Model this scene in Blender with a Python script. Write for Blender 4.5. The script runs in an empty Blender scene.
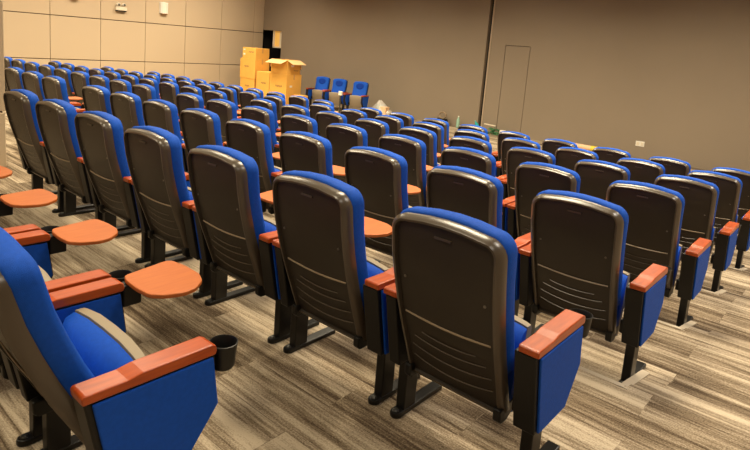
import bpy, bmesh, math, random
from mathutils import Vector, Matrix
random.seed(7)
sc = bpy.context.scene
COL = sc.collection
PI = math.pi

# ---------------------------------------------------------------- materials
def new_mat(name):
    m = bpy.data.materials.new(name); m.use_nodes = True
    nt = m.node_tree; b = nt.nodes['Principled BSDF']
    return m, nt, b

def setp(b, **k):
    for n, v in k.items():
        b.inputs[n.replace('_', ' ')].default_value = v

def simple(name, col, rough=.5, spec=.5, metal=0., noise=.0, nscale=40, bump=0., bscale=200, coat=0., sheen=0., trans=0.):
    m, nt, b = new_mat(name)
    c = (*col, 1)
    b.inputs['Roughness'].default_value = rough
    b.inputs['Specular IOR Level'].default_value = spec
    b.inputs['Metallic'].default_value = metal
    b.inputs['Coat Weight'].default_value = coat
    b.inputs['Sheen Weight'].default_value = sheen
    b.inputs['Transmission Weight'].default_value = trans
    tc = nt.nodes.new('ShaderNodeTexCoord')
    if noise:
        n = nt.nodes.new('ShaderNodeTexNoise'); n.inputs['Scale'].default_value = nscale; n.inputs['Detail'].default_value = 4
        nt.links.new(tc.outputs['Object'], n.inputs['Vector'])
        r = nt.nodes.new('ShaderNodeMix'); r.data_type = 'RGBA'
        r.inputs['A'].default_value = tuple(x * (1 - noise) for x in col) + (1,)
        r.inputs['B'].default_value = tuple(min(1, x * (1 + noise)) for x in col) + (1,)
        nt.links.new(n.outputs['Fac'], r.inputs['Factor']); nt.links.new(r.outputs['Result'], b.inputs['Base Color'])
    else:
        b.inputs['Base Color'].default_value = c
    if bump:
        n2 = nt.nodes.new('ShaderNodeTexNoise'); n2.inputs['Scale'].default_value = bscale
        nt.links.new(tc.outputs['Object'], n2.inputs['Vector'])
        bp = nt.nodes.new('ShaderNodeBump'); bp.inputs['Strength'].default_value = bump; bp.inputs['Distance'].default_value = .002
        nt.links.new(n2.outputs['Fac'], bp.inputs['Height']); nt.links.new(bp.outputs['Normal'], b.inputs['Normal'])
    return m

M = {}
M['shell'] = simple('brown_plastic', (.024, .017, .0105), rough=.42, spec=.42, noise=.15, nscale=8, bump=.25, bscale=500)
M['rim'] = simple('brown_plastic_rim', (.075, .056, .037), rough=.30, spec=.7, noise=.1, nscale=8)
M['rib'] = simple('catchlight_plastic_rib', (.06, .044, .028), rough=.3, spec=.6)  # shell plastic, toned lighter to paint in the light the ribs catch
M['line'] = simple('pale_glint_line', (.27, .205, .13), rough=.28)  # pale colour paints the reflection along the shell's step edge
M['screw'] = simple('screw_metal', (.25, .23, .19), rough=.3, metal=.8)
M['blue'] = simple('blue_fabric', (.004, .075, .47), rough=.7, spec=.22, noise=.18, nscale=60, bump=.5, bscale=700)
M['blue_pad'] = simple('deep_blue_fabric', (.002, .036, .30), rough=.8, spec=.2, noise=.15, nscale=60, bump=.5, bscale=700)
M['pan'] = simple('grey_plastic_pan', (.27, .215, .14), rough=.5, noise=.06)
M['black'] = simple('black_plastic', (.005, .0045, .004), rough=.42, spec=.32)
M['leg'] = simple('black_steel', (.005, .0045, .004), rough=.36, spec=.4, noise=.2, nscale=20)
M['bolt'] = simple('bolt_steel', (.10, .10, .09), rough=.3, metal=.7)
M['strip'] = simple('nosing_metal', (.55, .47, .36), rough=.4, noise=.08, nscale=30)
M['white'] = simple('white_plastic', (.80, .76, .68), rough=.4)
M['cream'] = simple('cream_plastic', (.74, .66, .52), rough=.45)
M['card'] = simple('cardboard', (.82, .45, .10), rough=.8, spec=.1, noise=.07, nscale=6)
M['card_in'] = simple('cardboard_inner', (.78, .50, .24), rough=.85, spec=.1, noise=.05, nscale=6)
M['ink'] = simple('box_print', (.30, .16, .06), rough=.8)
M['sticker'] = simple('paper_sticker', (.85, .78, .62), rough=.7)
M['tape'] = simple('brown_tape', (.62, .33, .10), rough=.35)
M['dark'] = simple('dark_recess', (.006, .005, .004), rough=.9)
M['ceiling'] = simple('ceiling_paint', (.12, .11, .10), rough=.9)
M['dwall'] = simple('taupe_paint', (.275, .222, .165), rough=.62, spec=.3, noise=.07, nscale=.8, bump=.1, bscale=60)
M['dedge'] = simple('taupe_edge_trim', (.42, .33, .24), rough=.5)
M['groove'] = simple('joint_shadow_gap', (.05, .035, .024), rough=.9)
M['teal'] = simple('teal_plastic', (.02, .42, .42), rough=.4)
M['green'] = simple('green_leafy_plastic', (.06, .20, .08), rough=.6, noise=.4, nscale=30)
M['palegreen'] = simple('pale_green_plastic', (.42, .68, .55), rough=.25, trans=.3)
M['yellow'] = simple('yellow_plastic', (.85, .62, .06), rough=.5)
M['peach'] = simple('peach_paper', (.85, .55, .33), rough=.75)
M['tan'] = simple('tan_cable', (.28, .20, .12), rough=.5)
M['orange'] = simple('orange_cloth', (.75, .14, .02), rough=.8)

def mat_film():
    m, nt, b = new_mat('clear_plastic_film')
    setp(b, Base_Color=(.80, .76, .70, 1), Roughness=.25, Alpha=.55)
    return m
M['film'] = mat_film()

def mat_wood(name, c1, c2, rough, coat=.2):
    m, nt, b = new_mat(name)
    tc = nt.nodes.new('ShaderNodeTexCoord'); mp = nt.nodes.new('ShaderNodeMapping')
    mp.inputs['Scale'].default_value = (45, 5, 45)
    n = nt.nodes.new('ShaderNodeTexNoise'); n.inputs['Scale'].default_value = 1.6; n.inputs['Detail'].default_value = 6
    cr = nt.nodes.new('ShaderNodeValToRGB')
    cr.color_ramp.elements[0].position = .3; cr.color_ramp.elements[0].color = (*c1, 1)
    cr.color_ramp.elements[1].position = .7; cr.color_ramp.elements[1].color = (*c2, 1)
    nt.links.new(tc.outputs['Object'], mp.inputs['Vector']); nt.links.new(mp.outputs[0], n.inputs['Vector'])
    nt.links.new(n.outputs['Fac'], cr.inputs['Fac']); nt.links.new(cr.outputs['Color'], b.inputs['Base Color'])
    setp(b, Roughness=rough, Coat_Weight=coat, Coat_Roughness=.15)
    return m
M['wood'] = mat_wood('varnished_red_wood', (.33, .043, .002), (.45, .072, .003), .36, .06)
M['tablet'] = mat_wood('orange_wood_laminate', (.42, .098, .012), (.47, .122, .016), .55, .0)

def mat_lwall():
    m, nt, b = new_mat('beige_fabric_panels')
    tc = nt.nodes.new('ShaderNodeTexCoord')
    n = nt.nodes.new('ShaderNodeTexNoise'); n.inputs['Scale'].default_value = 90; n.inputs['Detail'].default_value = 5
    nt.links.new(tc.outputs['Object'], n.inputs['Vector'])
    cr = nt.nodes.new('ShaderNodeValToRGB')
    cr.color_ramp.elements[0].color = (.50, .39, .265, 1); cr.color_ramp.elements[1].color = (.58, .46, .32, 1)
    nt.links.new(n.outputs['Fac'], cr.inputs['Fac']); nt.links.new(cr.outputs['Color'], b.inputs['Base Color'])
    bp = nt.nodes.new('ShaderNodeBump'); bp.inputs['Strength'].default_value = .2; bp.inputs['Distance'].default_value = .003
    nt.links.new(n.outputs['Fac'], bp.inputs['Height']); nt.links.new(bp.outputs['Normal'], b.inputs['Normal'])
    setp(b, Roughness=.85)
    return m
M['lwall'] = mat_lwall()

def mat_carpet():
    m, nt, b = new_mat('striated_plank_carpet')
    L = nt.links.new
    tc = nt.nodes.new('ShaderNodeTexCoord')
    br = nt.nodes.new('ShaderNodeTexBrick')
    br.inputs['Scale'].default_value = 1.0
    br.inputs['Brick Width'].default_value = 1.0; br.inputs['Row Height'].default_value = .25
    br.inputs['Mortar Size'].default_value = .0015; br.offset = .5
    br.inputs['Color1'].default_value = (0, 0, 0, 1); br.inputs['Color2'].default_value = (1, 1, 1, 1)
    br.inputs['Mortar'].default_value = (.25, .25, .25, 1)
    L(tc.outputs['Object'], br.inputs['Vector'])
    # per plank random shift of the striations
    mul = nt.nodes.new('ShaderNodeVectorMath'); mul.operation = 'MULTIPLY'; mul.inputs[1].default_value = (2.0, 42, 1)
    L(tc.outputs['Object'], mul.inputs[0])
    sc_ = nt.nodes.new('ShaderNodeVectorMath'); sc_.operation = 'SCALE'; sc_.inputs['Scale'].default_value = 17.
    L(br.outputs['Color'], sc_.inputs[0])
    add = nt.nodes.new('ShaderNodeVectorMath'); L(mul.outputs[0], add.inputs[0]); L(sc_.outputs[0], add.inputs[1])
    n1 = nt.nodes.new('ShaderNodeTexNoise'); n1.inputs['Scale'].default_value = 1.0; n1.inputs['Detail'].default_value = 8; n1.inputs['Roughness'].default_value = .78
    L(add.outputs[0], n1.inputs['Vector'])
    n2 = nt.nodes.new('ShaderNodeTexNoise'); n2.inputs['Scale'].default_value = 130; n2.inputs['Detail'].default_value = 3
    L(tc.outputs['Object'], n2.inputs['Vector'])
    n3 = nt.nodes.new('ShaderNodeTexNoise'); n3.inputs['Scale'].default_value = .30; n3.inputs['Detail'].default_value = 3
    L(add.outputs[0], n3.inputs['Vector'])
    def mth(op, a, bb, v=None):
        k = nt.nodes.new('ShaderNodeMath'); k.operation = op
        L(a, k.inputs[0])
        if v is None: L(bb, k.inputs[1])
        else: k.inputs[1].default_value = v
        return k.outputs[0]
    s = mth('ADD', mth('MULTIPLY', n1.outputs['Fac'], None, .52), mth('MULTIPLY', n3.outputs['Fac'], None, .42))
    s = mth('ADD', s, mth('MULTIPLY', n2.outputs['Fac'], None, .22))
    sep = nt.nodes.new('ShaderNodeSeparateColor'); L(br.outputs['Color'], sep.inputs[0])
    s = mth('ADD', s, mth('MULTIPLY', sep.outputs[0], None, .10))
    cr = nt.nodes.new('ShaderNodeValToRGB'); e = cr.color_ramp.elements
    e[0].position = .46; e[0].color = (.035, .021, .011, 1)
    e[1].position = .72; e[1].color = (.54, .45, .33, 1)
    k = e.new(.535); k.color = (.098, .068, .042, 1)
    k = e.new(.61); k.color = (.235, .180, .120, 1)
    L(s, cr.inputs['Fac']); L(cr.outputs['Color'], b.inputs['Base Color'])
    bp = nt.nodes.new('ShaderNodeBump'); bp.inputs['Strength'].default_value = .5; bp.inputs['Distance'].default_value = .004
    L(n2.outputs['Fac'], bp.inputs['Height']); L(bp.outputs['Normal'], b.inputs['Normal'])
    setp(b, Roughness=.95); b.inputs['Specular IOR Level'].default_value = .15
    return m
M['carpet'] = mat_carpet()

def mat_emit(name, col, s):
    m, nt, b = new_mat(name)
    setp(b, Base_Color=(*col, 1), Emission_Color=(*col, 1), Emission_Strength=s)
    return m
M['lit'] = mat_emit('lit_room_glow', (1., .60, .15), .16)

# ---------------------------------------------------------------- mesh helpers
def obj(name, bm, mat, parent=None, smooth=False, bevel=0., seg=2):
    bmesh.ops.recalc_face_normals(bm, faces=bm.faces)
    me = bpy.data.meshes.new(name); bm.to_mesh(me); bm.free()
    mats = mat if isinstance(mat, (list, tuple)) else [mat]
    for m in mats: me.materials.append(M[m])
    if smooth:
        for p in me.polygons: p.use_smooth = True
    o = bpy.data.objects.new(name, me); COL.objects.link(o)
    if parent: o.parent = parent
    if bevel:
        md = o.modifiers.new('bevel', 'BEVEL'); md.width = bevel; md.segments = seg; md.limit_method = 'ANGLE'; md.angle_limit = math.radians(35)
        md.harden_normals = False
        for p in me.polygons: p.use_smooth = False
    return o

def add_box(bm, x0, x1, y0, y1, z0, z1, mi=0, mat=None):
    vs = [bm.verts.new(Vector(p)) for p in ((x0,y0,z0),(x1,y0,z0),(x1,y1,z0),(x0,y1,z0),(x0,y0,z1),(x1,y0,z1),(x1,y1,z1),(x0,y1,z1))]
    if mat is not None:
        for v in vs: v.co = mat @ v.co
    for f in ((0,1,2,3),(4,5,6,7),(0,1,5,4),(1,2,6,5),(2,3,7,6),(3,0,4,7)):
        fc = bm.faces.new([vs[i] for i in f]); fc.material_index = mi
    return vs

def box(*a):
    bm = bmesh.new(); add_box(bm, *a); return bm

def add_prism_x(bm, pts, x0, x1):
    """polygon pts in (y,z) extruded along x"""
    a = [bm.verts.new((x0, y, z)) for y, z in pts]; b = [bm.verts.new((x1, y, z)) for y, z in pts]
    bm.faces.new(a); bm.faces.new(b)
    n = len(pts)
    for i in range(n): bm.faces.new((a[i], a[(i+1) % n], b[(i+1) % n], b[i]))

def add_prism_z(bm, pts, z0, z1):
    a = [bm.verts.new((x, y, z0)) for x, y in pts]; b = [bm.verts.new((x, y, z1)) for x, y in pts]
    bm.faces.new(a); bm.faces.new(b)
    n = len(pts)
    for i in range(n): bm.faces.new((a[i], a[(i+1) % n], b[(i+1) % n], b[i]))

def add_tube(bm, pts, r, n=6):
    pts = [Vector(p) for p in pts]; rings = []
    for i, p in enumerate(pts):
        d = (pts[min(i+1, len(pts)-1)] - pts[max(i-1, 0)]).normalized()
        up = Vector((0, 0, 1)) if abs(d.z) < .9 else Vector((1, 0, 0))
        a = d.cross(up).normalized(); b = d.cross(a)
        rings.append([bm.verts.new(p + (a*math.cos(2*PI*k/n) + b*math.sin(2*PI*k/n))*r) for k in range(n)])
    for i in range(len(rings)-1):
        for k in range(n): bm.faces.new((rings[i][k], rings[i][(k+1) % n], rings[i+1][(k+1) % n], rings[i+1][k]))
    bm.faces.new(rings[0]); bm.faces.new(rings[-1])

def add_lathe(bm, prof, cx, cy, n=20, closed=False):
    """prof = list of (r,z)"""
    rings = []
    for r, z in prof:
        if r < 1e-5: rings.append([bm.verts.new((cx, cy, z))])
        else: rings.append([bm.verts.new((cx + r*math.cos(2*PI*k/n), cy + r*math.sin(2*PI*k/n), z)) for k in range(n)])
    for i in range(len(rings)-1):
        A, B = rings[i], rings[i+1]
        for k in range(n):
            k2 = (k+1) % n
            if len(A) == 1 and len(B) == 1: continue
            if len(A) == 1: bm.faces.new((A[0], B[k], B[k2]))
            elif len(B) == 1: bm.faces.new((A[k], A[k2], B[0]))
            else: bm.faces.new((A[k], A[k2], B[k2], B[k]))

def empty(name, loc, rz=0):
    o = bpy.data.objects.new(name, None); COL.objects.link(o)
    o.location = loc; o.rotation_euler = (0, 0, rz); o.empty_display_size = .2
    return o

def tag(o, label, cat, group=None):
    o['label'] = label; o['category'] = cat
    if group: o['group'] = group
    return o

def struct(o):
    o['kind'] = 'structure'; return o

# ---------------------------------------------------------------- theatre seat
P = .69; D = 1.203; H = .0985; AISLE = .70

def interp(tab, z):
    if z <= tab[0][0]: return tab[0][1] + (z - tab[0][0])*(tab[1][1]-tab[0][1])/(tab[1][0]-tab[0][0])
    for (a, b), (c, d) in zip(tab, tab[1:]):
        if z <= c: return b + (d-b)*(z-a)/(c-a)
    return tab[-1][1]
YB = [(.20,.170),(.25,.152),(.37,.108),(.50,.058),(.60,.024),(.74,-.016),(.85,-.038),(.96,-.048),(1.02,-.050)]
def yb(z): return interp(YB, z)

def outline(hw_bot, hw, z0, z1, rt, rb, arch, n=6):
    """front view outline of a seat back, (x,z) counter-clockwise"""
    pts = []
    def arc(cx, cz, r, a0, a1, k):
        for i in range(k+1):
            a = a0 + (a1-a0)*i/k; pts.append((cx + r*math.cos(a), cz + r*math.sin(a)))
    arc(hw_bot - rb, z0 + rb, rb, -PI/2, 0, 3)
    for z in (.40, .50, .60, .70, .80):
        if z0 + rb < z < z1 - rt: pts.append((hw_bot + (hw-hw_bot)*min(1, (z-z0)/(.55)), z))
    arc(hw - rt, z1 - arch - rt, rt, 0, PI/2, n)
    for t in (.5, 0, -.5):
        pts.append(((hw-rt)*t, z1 - arch*(abs(t)**2)*1.0))
    q = []
    right = [p for p in pts if p[0] > 1e-6]
    # mirror for an exactly symmetric outline
    q = right + [(0, z1)] + [(-x, z) for x, z in reversed(right)]
    return q

def ring(bm, pts, yf, c=(0, .62), s=1., off=0.):
    out = []
    for x, z in pts:
        X = c[0] + (x-c[0])*s; Z = c[1] + (z-c[1])*s
        out.append(bm.verts.new((X, yf(X, Z), Z)))
    return out

def inset(pts, d, c=(0, .62)):
    """inset by roughly a constant distance"""
    n = len(pts); out = []
    for i in range(n):
        a = Vector(pts[i-1]); b = Vector(pts[(i+1) % n]); t = (b-a).normalized()
        nrm = Vector((-t.y, t.x)); p = Vector(pts[i]) + nrm*d
        out.append((p.x, p.y))
    return out

def bridge(bm, A, B):
    n = len(A)
    for i in range(n): bm.faces.new((A[i], A[(i+1) % n], B[(i+1) % n], B[i]))

def cap(bm, pts, yf, c, last, steps=(.72, .42, .16)):
    prev = last
    for s in steps:
        r = ring(bm, pts, yf, c, s); bridge(bm, prev, r); prev = r
    v = bm.verts.new((c[0], yf(*c), c[1]))
    n = len(prev)
    for i in range(n): bm.faces.new((prev[i], prev[(i+1) % n], v))

def make_seat(tablet=True, cup=True):
    t = empty('theatre_seat', (0, 0, 0))
    c = (0, .62)
    # moulded shell
    o = outline(.222, .233, .236, .982, .068, .03, .014)
    bm = bmesh.new()
    i1 = inset(o, .016); i2 = inset(o, .024); i3 = inset(o, .029)
    r0 = ring(bm, o, lambda x, z: yb(z) + .052)
    r1 = ring(bm, o, lambda x, z: yb(z) + .016)
    r2 = ring(bm, i1, lambda x, z: yb(z))
    r3 = ring(bm, i2, lambda x, z: yb(z) + .001)
    r4 = ring(bm, i3, lambda x, z: yb(z) + .015)
    bridge(bm, r0, r1); bridge(bm, r1, r2); bridge(bm, r2, r3)
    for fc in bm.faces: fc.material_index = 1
    bridge(bm, r3, r4)
    cap(bm, i3, lambda x, z: yb(z) + .015 - .004*(1 - (x/.2)**2), c, r4)
    cap(bm, o, lambda x, z: yb(z) + .052, c, r0)
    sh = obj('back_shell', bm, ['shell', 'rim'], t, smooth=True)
    m = sh.modifiers.new('es', 'EDGE_SPLIT'); m.split_angle = math.radians(50)
    # ledge line with arched ribs and slot moulded into the shell
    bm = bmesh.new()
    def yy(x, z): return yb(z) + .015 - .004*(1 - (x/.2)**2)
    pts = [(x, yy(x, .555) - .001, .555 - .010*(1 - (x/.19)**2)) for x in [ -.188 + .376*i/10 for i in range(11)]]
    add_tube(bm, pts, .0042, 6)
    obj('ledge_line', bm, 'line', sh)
    for j, (z, w, sag) in enumerate(((.480, .12, .010), (.448, .16, .016), (.400, .178, .020), (.345, .180, .022))):
        bm = bmesh.new()
        pts = [(x, yy(x, z) - .001, z - sag*(1 - (x/w)**2)) for x in [-w + 2*w*i/10 for i in range(11)]]
        add_tube(bm, pts, .0022, 5)
        obj('moulded_rib', bm, 'rib', sh)
    bm = bmesh.new()
    add_box(bm, -.035, .035, yy(0, .915) - .004, yy(0, .915) + .004, .911, .919)
    obj('top_slot', bm, 'rib', sh)
    for x in (-.172, .172):
        bm = bmesh.new()
        add_tube(bm, [(x, yy(x, .715) + .004, .715), (x, yy(x, .715) - .003, .715)], .0055, 8)
        obj('screw', bm, 'screw', sh)
    # cushion
    o2 = outline(.226, .237, .40, .997, .072, .05, .016)
    bm = bmesh.new()
    a1 = inset(o2, .014); a2 = inset(o2, .005)
    q0 = ring(bm, a1, lambda x, z: yb(z) + .045)
    q1 = ring(bm, o2, lambda x, z: yb(z) + .056)
    q2 = ring(bm, o2, lambda x, z: yb(z) + .106)
    q3 = ring(bm, a2, lambda x, z: yb(z) + .124)
    q4 = ring(bm, inset(o2, .03), lambda x, z: yb(z) + .134)
    for a, b in ((q0, q1), (q1, q2), (q2, q3), (q3, q4)): bridge(bm, a, b)
    def yfc(x, z): return yb(z) + .134 + .004*(1 - (x/.21)**2)*(1 + 2*math.exp(-((z-.55)/.10)**2))
    cap(bm, inset(o2, .03), yfc, (0, .70), q4)
    cap(bm, a1, lambda x, z: yb(z) + .053, (0, .70), q0)
    cu = obj('back_cushion', bm, 'blue', t, smooth=True)
    bm = bmesh.new()
    R0 = []
    for k in range(20):
        a = 2*PI*k/20; R0.append((.135*math.cos(a), .865 + (.085 if math.sin(a) > 0 else .115)*math.sin(a)))
    b0 = ring(bm, R0, lambda x, z: yb(z) + .120, (0, .86))
    b1 = ring(bm, R0, lambda x, z: yb(z) + .138, (0, .86), .94)
    bridge(bm, b0, b1); cap(bm, R0, lambda x, z: yb(z) + .142, (0, .86), b1, (.7, .4))
    bm.faces.new(b0)
    obj('head_pad', bm, 'blue_pad', cu, smooth=True)
    # tipped-up seat: upholstered pad towards the back, plastic pan to the front
    T = Matrix.Translation((0, .235, .235)) @ Matrix.Rotation(math.radians(-7), 4, 'X')
    bm = bmesh.new()
    W = .218
    prof = [(-.052, .03), (-.064, .10), (-.066, .20), (-.060, .28), (-.040, .328), (0, .345), (0, .0), (-.03, .005)]
    n = len(prof); xs = [-W, -W+.02, -W*.5, 0, W*.5, W-.02, W]
    rows = []
    for x in xs:
        k = 1 - .30*(abs(x)/W)**6
        lift = 1 - .05*(abs(x)/W)**3
        rows.append([bm.verts.new(T @ Vector((x, y*k - (.010*(1-(x/W)**2) if y < -.03 else 0), z*lift))) for y, z in prof])
    for A, B in zip(rows, rows[1:]):
        for i in range(n): bm.faces.new((A[i], A[(i+1) % n], B[(i+1) % n], B[i]))
    bm.faces.new(rows[0]); bm.faces.new(rows[-1])
    obj('seat_cushion', bm, 'blue', t, smooth=True).modifiers.new('es', 'EDGE_SPLIT').split_angle = math.radians(50)
    bm = bmesh.new()
    prof = [(.003, .0), (.003, .352), (.040, .356), (.054, .340), (.058, .20), (.040, .06), (.025, -.01)]
    n = len(prof); rows = []
    for x in xs:
        lift = 1 - .05*(abs(x)/W)**3
        k = 1 - .2*(abs(x)/W)**4
        rows.append([bm.verts.new(T @ Vector((x, .002 + (y-.002)*k, z*lift))) for y, z in prof])
    for A, B in zip(rows, rows[1:]):
        for i in range(n): bm.faces.new((A[i], A[(i+1) % n], B[(i+1) % n], B[i]))
    bm.faces.new(rows[0]); bm.faces.new(rows[-1])
    obj('seat_pan', bm, 'pan', t, smooth=True).modifiers.new('es', 'EDGE_SPLIT').split_angle = math.radians(50)
    # hinge brackets below the shell
    for x in (-.205, .205):
        bm = bmesh.new()
        add_prism_x(bm, [(.125, .285), (.235, .30), (.235, .25), (.19, .225), (.145, .225), (.128, .24)], x-.016, x+.016)
        obj('hinge_bracket', bm, 'black', t, bevel=.006)
    # arm units
    for side in (1, -1):
        if side == 1: x_in, xa, xb, xo, wc, lx = .262, .270, .353, .363, .325, .304
        else: x_in, xa, xb, xo, wc, lx = -.243, -.250, -.304, -.311, -.275, -.270
        bm = bmesh.new(); lo, hi = sorted((xa, xb))
        add_prism_x(bm, [(.062, .578), (.464, .574), (.488, .400), (.380, .256), (.130, .256)], lo, hi)
        if side == 1: add_box(bm, .244, .272, .16, .30, .29, .36)
        pn = obj('side_panel', bm, 'black', t, bevel=.005)
        for p, q in ((xb, xo), (xa, x_in)):
            bm = bmesh.new(); lo, hi = sorted((p, q))
            if q == xo: pl = [(.082, .572), (.460, .569), (.484, .403), (.377, .262), (.146, .262)]
            else: pl = [(.175, .570), (.458, .567), (.481, .405), (.375, .266), (.205, .266)]
            add_prism_x(bm, pl, lo, hi)
            obj('side_upholstery', bm, 'blue', pn, bevel=.004)
        bm = bmesh.new()
        add_prism_x(bm, [(.056, .580), (.466, .576), (.472, .588), (.468, .607), (.453, .614), (.225, .614), (.180, .607), (.060, .608), (.053, .602)], wc-(.038 if side == 1 else .036), wc+(.038 if side == 1 else .036))
        obj('armrest', bm, 'wood', t, bevel=.0045, seg=3)
        # leg and foot
        bm = bmesh.new()
        a = [(.190, .262), (.278, .262), (.276, .020), (.192, .020)]
        add_prism_x(bm, a, lx-.023, lx+.023)
        lg = obj('leg', bm, 'leg', t, bevel=.005)
        bm = bmesh.new()
        pts = [(lx + .027, .49), (lx + .027, .170)]
        for k in range(1, 8):
            an = PI*k/8; pts.append((lx + .027*math.cos(an), .170 - .030*math.sin(an)))
        pts += [(lx - .027, .170), (lx - .027, .49)]
        add_prism_z(bm, pts, 0, .024)
        obj('foot', bm, 'leg', lg, bevel=.006)
        bm = bmesh.new(); add_lathe(bm, [(0, .032), (.010, .032), (.014, .027), (.014, .022)], lx, .166, 10)
        obj('floor_bolt', bm, 'bolt', lg)
    if cup:
        bm = bmesh.new(); cx, cy = .325, .522
        add_lathe(bm, [(0, .500), (.034, .500), (.038, .506), (.045, .582), (.047, .586), (.044, .587), (.041, .583), (.035, .511), (0, .509)], cx, cy, 20)
        add_box(bm, cx-.012, cx+.012, .460, .486, .52, .56)
        obj('cup_holder', bm, 'black', t, smooth=True).modifiers.new('es', 'EDGE_SPLIT').split_angle = math.radians(40)
    if tablet:
        # D-shaped writing tablet hinged in front of the left arm
        bm = bmesh.new()
        ctrl = [(-.270, .488), (-.310, .505), (-.330, .60), (-.350, .705), (-.335, .730), (-.250, .742), (-.150, .740), (-.090, .715), (-.040, .655), (-.030, .600), (-.055, .530), (-.095, .490), (-.18, .482)]
        q = []
        for i in range(len(ctrl)):
            a = Vector(ctrl[i]); b = Vector(ctrl[(i+1) % len(ctrl)])
            q += [tuple(a*.86 + b*.14), tuple(a*.14 + b*.86)]
        ctrl = q
        add_prism_z(bm, ctrl, .592, .609)
        tb = obj('writing_tablet', bm, 'tablet', t, bevel=.004)
        bm = bmesh.new()
        add_box(bm, -.300, -.246, .470, .545, .505, .590)
        add_box(bm, -.28, -.16, .540, .60, .570, .591)
        obj('tablet_bracket', bm, 'black', tb, bevel=.006)
    return t

def copy_tree(o, parent=None):
    c = o.copy(); COL.objects.link(c); c.parent = parent
    for ch in list(o.children): copy_tree(ch, c)
    return c

proto = make_seat()
front_proto = make_seat(tablet=False, cup=False)

ORD = ['', 'first', 'second', 'third', 'fourth', 'fifth', 'sixth', 'seventh', 'eighth', 'ninth', 'tenth']
ROWNAME = {0: 'foreground row at the left edge', 1: 'first full row with the big backs', 2: 'second full row',
           3: 'third full row', 4: 'fourth full row', 5: 'fifth full row, last but one', 6: 'last row, before the taupe wall'}
used = [False]
def place(k, idx, x, label, rowgroup):
    if used[0]: o = copy_tree(proto)
    else: o = proto; used[0] = True
    o.location = (x + (.012 if k == 1 else .024 if k > 1 else 0), (k-1)*D + (.022 if k == 0 else 0), -(k-1)*H if k >= 1 else 0)
    tag(o, label, 'theatre seat', rowgroup)
    return o

# foreground row, partly out of the frame
fl = ['blue theatre seat with black cup holder, nearest seat in the bottom left corner',
      'blue theatre seat with orange tablet, second from the bottom left corner seat',
      'blue seat with orange tablet at the left edge, third from the bottom left corner',
      'seat at the left edge below the beige pillar, only its orange tablet shows']
foreground = []
for i in range(4):
    o = place(0, i, -.710 - i*.703, fl[i], 'theatre seats in the foreground row')
    foreground.append(o)
for i in range(7):
    where = 'at the right aisle end' if i == 0 else f'{ORD[i+1]} from the right aisle'
    if i == 6: where = 'leftmost beside the beige pillar,'
    place(1, i, -i*.700, f'large brown-backed blue seat {where}, first full row', 'theatre seats in the first full row')
for k in range(2, 7):
    rn = {2: 'second', 3: 'third', 4: 'fourth', 5: 'fifth', 6: 'sixth and last'}[k]
    for i in range(9):
        where = 'at the right aisle end' if i == 0 else ('by the middle gap, ninth from right' if i == 8 else f'{ORD[i+1]} from the right aisle')
        place(k, i, -i*P, f'brown-backed blue theatre seat {where}, {rn} full row', f'theatre seats in the {rn} full row')
    n = 3 if k == 2 else 10
    for i in range(n):
        x = -(8 + 1 + AISLE + i)*P
        where = 'first left of the middle gap' if i == 0 else ('far left end, tenth past the middle gap' if i == 9 else f'{ORD[i+1]} left of the middle gap')
        place(k, i, x, f'blue theatre seat {where}, {rn} full row', f'theatre seats in the {rn} full row')

# three loose seats against the front wall, facing the camera
FZ = -5*H
bl = ['bright blue seat facing us before the taupe wall, left of three', 'bright blue seat facing us before the taupe wall, middle of three',
      'bright blue seat facing us before the taupe wall, right of three']
for i, x in enumerate((-12.15, -11.40, -10.53)):
    o = front_proto if i == 0 else copy_tree(front_proto)
    o.location = (x, 11.50, FZ); o.rotation_euler = (0, 0, PI + math.radians(15))
    tag(o, bl[i], 'theatre seat', 'loose theatre seats at the front wall')

for o in foreground:                            # the nearest backs recline a little further
    for ch in o.children:
        if ch.name.startswith(('back_shell', 'back_cushion')):
            ch.matrix_local = Matrix.Translation((0, .10, .42)) @ Matrix.Rotation(math.radians(8.5), 4, 'X') @ Matrix.Translation((0, -.10, -.42))

# ---------------------------------------------------------------- setting
XL, YW, XR, YBK, ZC = -16.4, 12.4, 4.0, -6.0, 4.4
# stepped carpet floor: seating platforms left of the aisle edge, sloping side aisle to the right
bm = bmesh.new()
XE = .385
def quad(a, b, c, d): bm.faces.new([bm.verts.new(p) for p in (a, b, c, d)])
ys = [YBK] + [(k-1)*D + .010 for k in range(2, 7)] + [YW + .0]
for j in range(len(ys)-1):
    z = -j*H
    quad((XL-.2, ys[j], z), (XE, ys[j], z), (XE, ys[j+1], z), (XL-.2, ys[j+1], z))
    if j < len(ys)-2: quad((XL-.2, ys[j+1], z), (XE, ys[j+1], z), (XE, ys[j+1], z-H), (XL-.2, ys[j+1], z-H))
prof = [(YBK, 0)]
for j in range(1, 6): prof += [(ys[j], -(j-1)*H), (ys[j] + .44, -j*H)]
prof += [(YW, -5*H)]
for (ya, za), (yc, zc) in zip(prof, prof[1:]):
    quad((XE, ya, za), (XR, ya, za), (XR, yc, zc), (XE, yc, zc))
for j in range(1, 6):
    v = [bm.verts.new(p) for p in ((XE, ys[j], -(j-1)*H), (XE, ys[j]+.44, -j*H), (XE, ys[j], -j*H))]
    bm.faces.new(v)
# floor under the dark doorway room
quad((XL-.2, YW, -5*H), (XL+1.6, YW, -5*H), (XL+1.6, 14.2, -5*H), (XL-.2, 14.2, -5*H))
bmesh.ops.remove_doubles(bm, verts=bm.verts, dist=.0005)
struct(obj('floor', bm, 'carpet'))
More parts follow.
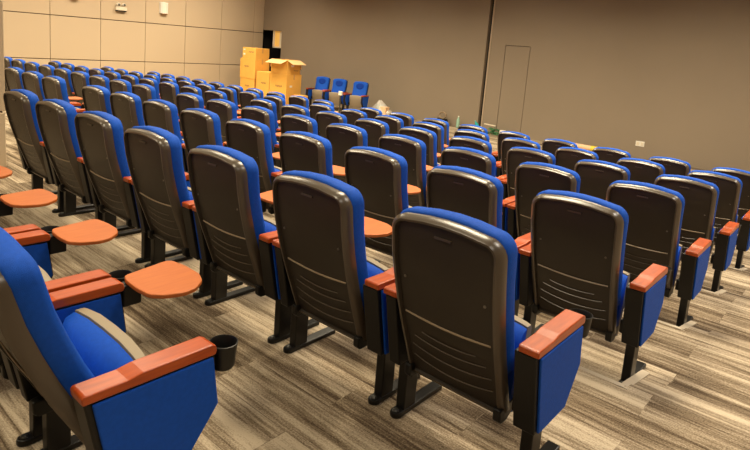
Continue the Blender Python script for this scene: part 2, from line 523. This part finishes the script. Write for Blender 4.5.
# metal nosings
for j in range(1, 6):
    bm = bmesh.new(); z = -(j-1)*H
    add_box(bm, XL, XE-.01, ys[j]-.030, ys[j]+.004, z-.012, z+.004)
    s = .44; y0 = ys[j]-.03
    vs = [(XE-.035, y0, z+.004), (XE+.008, y0, z+.004), (XE+.012, y0+.42, z-H*.86+.006), (XE-.032, y0+.44, z-H*.90+.006)]
    a = [bm.verts.new(v) for v in vs]; b = [bm.verts.new((v[0], v[1], v[2]-.014)) for v in vs]
    bm.faces.new(a); bm.faces.new(b)
    for i in range(4): bm.faces.new((a[i], a[(i+1) % 4], b[(i+1) % 4], b[i]))
    struct(obj(f'trim_{j}', bm, 'strip'))

# left wall: bevelled beige panels over a dark backing
bm = bmesh.new()
add_box(bm, XL-.20, XL-.035, YBK, YW, -1.2, ZC, 1)
seams = [YBK] + [-.80 + 1.415*k for k in range(-3, 10)]
seams = [s for s in seams if s < YW-.25] + [YW]
zs = [-1.2, -.685, .535, 1.757, 2.98, ZC]
g = .010
for a, b in zip(seams, seams[1:]):
    for c, d in zip(zs, zs[1:]):
        add_box(bm, XL-.036, XL, a+g*.6, b-g*.6, c+g, d-g, 0)
struct(obj('wall_left', bm, ['lwall', 'groove'], bevel=.009))

# front wall in taupe, doorway at its left end, tall joint and flush door
DX0, DX1, DZ = XL, -15.36, 1.875
bm = bmesh.new()
def fw(x0, x1, z0, z1, mi=0, y0=YW, y1=YW+.2): add_box(bm, x0, x1, y0, y1, z0, z1, mi)
fw(DX0-.2, DX1, DZ, ZC); fw(DX1, -6.97, -1.0, ZC)
fw(-6.97, -6.86, -1.0, ZC, 1, YW+.12, YW+.2)
fw(-6.86, -6.82, -1.0, ZC, 2, YW-.012, YW+.2)
dl, dr, dt = -6.39, -5.68, 1.872
fw(-6.82, dl, -1.0, ZC); fw(dl, dr, dt, ZC); fw(dr, XR, -1.0, ZC)
struct(obj('wall_front', bm, ['dwall', 'dark', 'dedge']))
bm = bmesh.new()
add_box(bm, dl, dr, YW+.10, YW+.2, -.52, dt, 1)
add_box(bm, dl+.012, dr-.014, YW+.004, YW+.12, -.50, dt-.014, 0)
struct(obj('door_1', bm, ['dwall', 'groove']))
# dark room behind the doorway with a lit panel in it
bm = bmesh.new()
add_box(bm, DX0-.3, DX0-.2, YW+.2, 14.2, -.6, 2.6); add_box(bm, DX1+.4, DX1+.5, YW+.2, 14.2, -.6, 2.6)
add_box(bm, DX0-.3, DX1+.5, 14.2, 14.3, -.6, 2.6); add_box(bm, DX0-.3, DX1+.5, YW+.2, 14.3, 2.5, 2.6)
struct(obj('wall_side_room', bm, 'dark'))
bm = bmesh.new(); add_box(bm, -15.88, -15.40, 12.50, 12.53, 1.30, 1.865)
wn = struct(obj('window_1', bm, 'lit'))
bm = bmesh.new(); add_box(bm, -15.92, -15.84, 12.47, 12.50, 1.27, 1.875); add_box(bm, -15.92, -15.37, 12.47, 12.50, 1.25, 1.30)
add_prism_x(bm, [(12.485, 1.30), (12.499, 1.30), (12.499, 1.86), (12.485, 1.86)], -15.56, -15.37)
obj('window_frame', bm, 'cream', wn)

# beige wall end at the left edge
bm = bmesh.new()
for a, b in zip([0, .60, 1.757], [.60, 1.757, ZC]):
    add_box(bm, -8.6, -5.70, -4.5, .375, a+.008, b-.008)
add_box(bm, -8.58, -5.725, -4.5, .355, 0, ZC, 1)
struct(obj('wall_entry', bm, ['lwall', 'groove'], bevel=.008))
for nm, a in (('wall_right', (XR, XR+.2, YBK, YW, -1.2, ZC)), ('wall_back', (XL, XR, YBK-.2, YBK, -.2, ZC))):
    struct(obj(nm, box(*a), 'lwall'))
struct(obj('ceiling', box(XL-.2, XR+.2, YBK-.2, YW+.2, ZC, ZC+.15), 'ceiling'))

# wall devices
t = empty('emergency_light', (XL, 6.87, 2.13))
tag(t, 'white twin-lamp emergency light on the beige wall', 'emergency light')
bm = bmesh.new(); add_box(bm, 0, .09, -.17, .17, -.07, .04); obj('housing', bm, 'cream', t, bevel=.012)
bm = bmesh.new(); add_box(bm, .0, .085, -.16, .16, -.10, -.07); obj('base_tray', bm, 'black', t, bevel=.006)
for y in (-.085, .085):
    bm = bmesh.new()
    add_tube(bm, [(.05, y, .035), (.05, y, .07)], .02, 8)
    add_tube(bm, [(.0, y, .10), (.05, y, .10), (.10, y, .095)], .052, 12)
    lm = obj('lamp_head', bm, 'white', t, bevel=.005)
    bm = bmesh.new(); add_tube(bm, [(.101, y, .095), (.106, y, .095)], .040, 12); obj('lens', bm, 'screw', lm)
t = empty('wall_speaker', (XL, 8.29, 2.08))
tag(t, 'cream curved wall speaker right of the twin-lamp light', 'speaker')
bm = bmesh.new()
add_prism_z(bm, [(0, -.155), (.07, -.13), (.105, -.06), (.115, .0), (.105, .06), (.07, .13), (0, .155)], .015, .37)
obj('grille', bm, 'white', t, bevel=.012)
obj('bottom_cap', box(.0, .09, -.10, .10, -.01, .016), 'ink', t, bevel=.004)
t = empty('wall_box', (XL, 5.50, 2.24))
tag(t, 'small dark device at the top edge of the beige wall, left of the emergency light', 'wall device')
obj('cover', box(0, .10, -.11, .11, .02, .16), 'cream', t, bevel=.01)
obj('sensor', box(.01, .09, -.09, .09, -.015, .02), 'ink', t, bevel=.008)

t = empty('wall_outlet', (-2.74, YW, -.16))
tag(t, 'small white outlet plate low on the taupe front wall', 'outlet')
obj('plate', box(-.095, .095, -.012, 0, -.06, .06), 'white', t, bevel=.006)
for x in (-.045, .045): obj('socket', box(x-.030, x+.030, -.016, -.010, -.035, .035), 'cream', t, bevel=.004)

# ---------------------------------------------------------------- cartons
def carton(x0, x1, y0, y1, z0, z1, label, stickers=(), open_top=False, prints=()):
    t = empty('cardboard_box', ((x0+x1)/2, (y0+y1)/2, z0)); tag(t, label, 'box', 'cardboard boxes in the corner')
    w, d, h = (x1-x0)/2, (y1-y0)/2, z1-z0
    bm = bmesh.new()
    if open_top:
        th = .012
        add_box(bm, -w, w, -d, d, 0, th)
        add_box(bm, -w, w, -d, -d+th, th, h); add_box(bm, -w, w, d-th, d, th, h)
        add_box(bm, -w, -w+th, -d+th, d-th, th, h); add_box(bm, w-th, w, -d+th, d-th, th, h)
        obj('carton', bm, 'card', t)
        def flap(p, q, out, dz, ext):
            """hinged along p-q, leaning outward by out and dropping dz"""
            bm = bmesh.new(); o_ = Vector(out)
            a, b = Vector(p), Vector(q); e = (b-a).normalized()*ext
            vs = [a, b, b + o_ + e + Vector((0, 0, dz)), a + o_ - e + Vector((0, 0, dz))]
            n_ = (vs[1]-vs[0]).cross(vs[2]-vs[0]).normalized()*.007
            A = [bm.verts.new(v) for v in vs]; B = [bm.verts.new(v+n_) for v in vs]
            bm.faces.new(A); bm.faces.new(B)
            for i in range(4): bm.faces.new((A[i], A[(i+1) % 4], B[(i+1) % 4], B[i]))
            obj('flap', bm, 'card_in', t)
        flap((-w, -d, h), (w, -d, h), (0, -.27, 0), -.115, .0)
        flap((w, -d, h), (w, d, h), (.27, 0, 0), -.115, .0)
        flap((-w, d, h), (w, d, h), (0, .06, 0), -.27, 0)
        flap((-w, -d, h), (-w, d, h), (-.05, 0, 0), -.25, 0)
    else:
        add_box(bm, -w, w, -d, d, 0, h)
        obj('carton', bm, 'card', t, bevel=.006)
        bm = bmesh.new(); add_box(bm, -w-.001, w+.001, -.03, .03, h-.001, h+.0015); add_box(bm, w-.0005, w+.0015, -.03, .03, h-.16, h)
        obj('packing_tape', bm, 'tape', t)
    for face, a, b, sw, sh_ in stickers:
        bm = bmesh.new()
        if face == 'x': add_box(bm, w, w+.002, a-sw, a+sw, b-sh_, b+sh_)
        else: add_box(bm, a-sw, a+sw, -d-.002, -d, b-sh_, b+sh_)
        obj('paper_sticker', bm, 'sticker', t)
    for face, a, b, sw, sh_ in prints:
        bm = bmesh.new(); n = 5
        for i in range(n):
            q = a - sw + 2*sw*(i+.15)/n; ww = 2*sw/n*.6
            if face == 'x': add_box(bm, w, w+.0015, q, q+ww, b-sh_*(.6+.4*(i % 2)), b+sh_)
            else: add_box(bm, q, q+ww, -d-.0015, -d, b-sh_*(.6+.4*(i % 2)), b+sh_)
        obj('printed_mark', bm, 'ink', t)
    return t
Y0 = 10.4
carton(-15.03, -14.28, Y0, Y0+.60, FZ, .20, 'cardboard box at the bottom of the tall left stack by the beige wall', prints=(('y', 0, .45, .12, .03),))
carton(-15.06, -14.26, Y0-.01, Y0+.59, .202, .86, 'cardboard box in the middle of the tall left stack', prints=(('y', -.05, .40, .12, .03),))
carton(-14.97, -14.27, Y0, Y0+.57, .863, 1.225, 'cardboard box topmost of the tall left stack, with white stickers', stickers=(('y', -.25, .29, .05, .025), ('y', -.25, .14, .05, .03)), prints=(('y', .12, .22, .14, .025),))
carton(-14.18, -13.52, Y0, Y0+.55, FZ, .49, 'low cardboard box between the tall stack and the open box', prints=(('y', .05, .62, .13, .03),))
carton(-13.50, -12.69, Y0, Y0+.63, FZ, .50, 'cardboard box underneath the open box', stickers=(('x', -.12, .62, .05, .03),), prints=(('y', .05, .60, .16, .035), ('x', .05, .25, .2, .03)))
carton(-13.47, -12.70, Y0+.01, Y0+.56, .503, .945, 'open cardboard box with drooping flaps on top of another box', stickers=(('x', -.05, .27, .06, .03),), open_top=True, prints=(('x', .1, .12, .1, .02),))

# low carton beside the stack
carton(-12.45, -12.10, 10.50, 10.80, FZ, -.10, 'small cardboard box on the floor right of the box stack')

# flat cardboard pieces under the stand
bm = bmesh.new(); add_box(bm, -.55, .55, -.25, .25, .0, .03); add_box(bm, -.35, .45, -.20, .22, .03, .075)
o = obj('cardboard_sheet', bm, 'peach', bevel=.004); o.location = (-11.10, 10.50, FZ); o.rotation_euler = (0, 0, .15)
tag(o, 'flat light cardboard sheets on the floor before the three loose seats', 'cardboard sheet')

# thin stand with a white top
t = empty('pole_stand', (-10.25, 10.3, FZ)); tag(t, 'thin dark stand with a white top before the three loose seats', 'stand')
bm = bmesh.new(); add_lathe(bm, [(0, .03), (.03, .03), (.15, .012), (.16, 0), (0, 0)], 0, 0, 16); obj('base', bm, 'leg', t)
bm = bmesh.new(); add_tube(bm, [(0, 0, .02), (0, 0, .62)], .022, 8); obj('pole', bm, 'bolt', t)
bm = bmesh.new(); add_box(bm, -.06, .06, -.03, .03, .62, .74); obj('top_piece', bm, 'white', t, bevel=.01)

# clear bag with a peach carton in it
t = empty('plastic_bag', (-9.90, 11.80, FZ)); tag(t, 'crumpled clear plastic bag leaning by the taupe wall, right of loose seats', 'bag')
bm = bmesh.new(); rnd = random.Random(3)
ringz = [(0, .36, .20), (.14, .38, .22), (.28, .27, .17), (.40, .14, .10), (.48, .05, .04)]
rg = []
for z, a, b in ringz:
    rg.append([bm.verts.new((-.10*z/.48 + a*math.cos(2*PI*k/14)*(1+rnd.uniform(-.12, .12)), b*math.sin(2*PI*k/14)*(1+rnd.uniform(-.12, .12)), z + rnd.uniform(-.015, .015) if z else 0)) for k in range(14)])
for A, B in zip(rg, rg[1:]):
    for k in range(14): bm.faces.new((A[k], A[(k+1) % 14], B[(k+1) % 14], B[k]))
bm.faces.new(rg[-1]); bm.faces.new(rg[0])
obj('bag_film', bm, 'film', t)
t2 = obj('wrapped_parcel', box(-.0, .26, -.16, .02, .0, .32), 'peach', bevel=.01); t2.location = (-9.90, 11.80, FZ)
tag(t2, 'peach coloured parcel inside the clear plastic bag', 'parcel')
# teal tub
bm = bmesh.new(); add_lathe(bm, [(0, 0), (.10, 0), (.12, .28), (.128, .285), (.128, .30), (.11, .30), (.09, .02), (0, .02)], 0, 0, 16)
o = obj('teal_tub', bm, 'teal', smooth=False); o.location = (-10.30, 12.18, FZ); tag(o, 'small teal tub between the right loose seat and clear bag', 'tub')

# cable coil on a dark bundle
t = empty('cable_coil', (-8.02, 12.22, FZ)); tag(t, 'tan cable coil propped on a dark bundle against the taupe wall', 'cable coil')
bm = bmesh.new()
add_tube(bm, [(.12*math.cos(a), .03*math.sin(a*.5), .28 + .09*math.sin(a)) for a in [2*PI*k/20 for k in range(21)]], .022, 6)
obj('coil', bm, 'tan', t, smooth=True)
bm = bmesh.new(); rnd = random.Random(5)
for k in range(5):
    z = .04 + .03*k
    add_tube(bm, [((.20-.015*k)*math.cos(a), .09*math.sin(a), z + rnd.uniform(-.01, .01)) for a in [2*PI*j/12 for j in range(13)]], .03, 6)
obj('dark_bundle', bm, 'black', t, smooth=True)
def bottle(x, y, m, label, tilt=0, s=1.):
    t = empty('plastic_bottle', (x, y, FZ)); tag(t, label, 'bottle', 'bottles by the front wall'); t.rotation_euler = (0, tilt, .6)
    if tilt: t.location.z += .045*s
    bm = bmesh.new(); add_lathe(bm, [(0, 0), (.040*s, 0), (.044*s, .02*s), (.044*s, .20*s), (.018*s, .26*s), (.015*s, .285*s), (0, .285*s)], 0, 0, 14)
    obj('bottle_body', bm, m, t, smooth=True)
    bm = bmesh.new(); add_lathe(bm, [(.017*s, .280*s), (.017*s, .305*s), (0, .305*s)], 0, 0, 10); obj('cap', bm, 'white' if m != 'teal' else 'palegreen', t)
bottle(-7.48, 12.22, 'palegreen', 'pale green bottle standing by the taupe wall left of the joint', 0, 1.1)
bottle(-6.72, 12.1, 'teal', 'teal bottle leaning on the floor right of the tall wall joint', -.5, 1.0)
# leafy scraps
bm = bmesh.new(); rnd = random.Random(9)
for k in range(60):
    a = rnd.uniform(0, 2*PI); r = rnd.uniform(0, .17); z = rnd.uniform(0, .20)*(1-r*3); z = max(z, .01)
    Mx = Matrix.Translation((r*math.cos(a)*1.5, r*math.sin(a)*.7, z)) @ Matrix.Rotation(rnd.uniform(0, 6), 4, 'Z') @ Matrix.Rotation(rnd.uniform(-.7, .7), 4, 'X')
    add_box(bm, -.045, .045, -.02, .02, 0, .006, 0, Mx)
o = obj('leafy_bundle', bm, 'green'); o.location = (-6.30, 12.12, FZ); tag(o, 'small dark green leafy bundle on the floor before the flush door', 'leafy bundle')
bm = bmesh.new(); add_box(bm, -.16, .16, -.04, .04, 0, .02)
o = obj('paper_strip', bm, 'cream', bevel=.004); o.location = (-6.42, 12.10, FZ+.235); o.rotation_euler = (0, .05, .1); tag(o, 'cream strip lying across the green leafy bundle', 'strip')
o = obj('white_carton', box(-.07, .07, -.05, .05, 0, .17), 'white', bevel=.01); o.location = (-5.98, 12.0, FZ); tag(o, 'tiny white carton right of the green bundle', 'carton')
# long pale pad with a yellow end
t = empty('rolled_mat', (-3.98, 12.12, FZ)); tag(t, 'long pale roll with a yellow end at the foot of the taupe wall', 'roll')
bm = bmesh.new(); add_tube(bm, [(-.14, 0, .07), (.26, 0, .07)], .07, 14); obj('roll_body', bm, 'peach', t, smooth=False)
bm = bmesh.new(); add_tube(bm, [(.262, 0, .07), (.40, 0, .07)], .072, 14); obj('yellow_end', bm, 'yellow', t)

# ---------------------------------------------------------------- lights
w = bpy.data.worlds.new('World'); sc.world = w; w.use_nodes = True
w.node_tree.nodes['Background'].inputs[0].default_value = (.02, .018, .015, 1)
w.node_tree.nodes['Background'].inputs[1].default_value = 1.
def area(x, y, z, sx, sy, e, col=(1, .86, .68), rx=0, ry=0, spread=180):
    l = bpy.data.lights.new('ceiling_and_fill_light', 'AREA'); l.shape = 'RECTANGLE'; l.size = sx; l.size_y = sy; l.energy = e; l.color = col
    l.spread = math.radians(spread)
    o = bpy.data.objects.new('ceiling_and_fill_light', l); COL.objects.link(o); o.location = (x, y, z); o.rotation_euler = (rx, ry, 0)
for x in (-13.5, -9.5, -5.5, -1.5, 2.0):
    warm = (1, .85, .60) if x < 0 else (1, .89, .74)
    for y in (-2.2, 1.6, 5.0, 8.6):
        e = (.5 if x > 1 else 1)*{-2.2: 70, 1.6: 130, 5.0: 150, 8.6: 190}[y]
        area(x, y, ZC-.02, 1.2, 1.2, e, warm, spread=140)
for y in (-2, 2.5, 6.5, 10.0): area(-13.9, y, ZC-.02, .3, 2.0, 55, (1, .84, .62), ry=math.radians(25), spread=150)  # added unseen wash lamps that brighten the left wall

# ---------------------------------------------------------------- camera
f, yaw, pitch, roll = CAM_F, CAM_YAW, CAM_PITCH, CAM_ROLL = 581.032, -.712, .159, .077
cam = bpy.data.cameras.new('camera'); co = bpy.data.objects.new('camera', cam); COL.objects.link(co)
cam.sensor_fit = 'HORIZONTAL'; cam.sensor_width = 36; cam.lens = f*36/750
cam.shift_x = -(361.905-375)/750; cam.shift_y = (139.113-225)/750
cy, sy, cp, sp = math.cos(yaw), math.sin(yaw), math.cos(pitch), math.sin(pitch)
F = Vector((sy*cp, cy*cp, -sp)); R = Vector((cy, -sy, 0)); U = R.cross(F)
R2 = math.cos(roll)*R + math.sin(roll)*U; U2 = -math.sin(roll)*R + math.cos(roll)*U
m = Matrix((R2, U2, -F)).transposed().to_4x4(); m.translation = Vector((1.0646, -1.7296, 1.5676))
co.matrix_world = m; cam.clip_start = .02
sc.camera = co
vs = sc.view_settings; vs.view_transform = 'Standard'; vs.look = 'None'; vs.gamma = 1; vs.use_curve_mapping = False
vs.exposure = 0.14
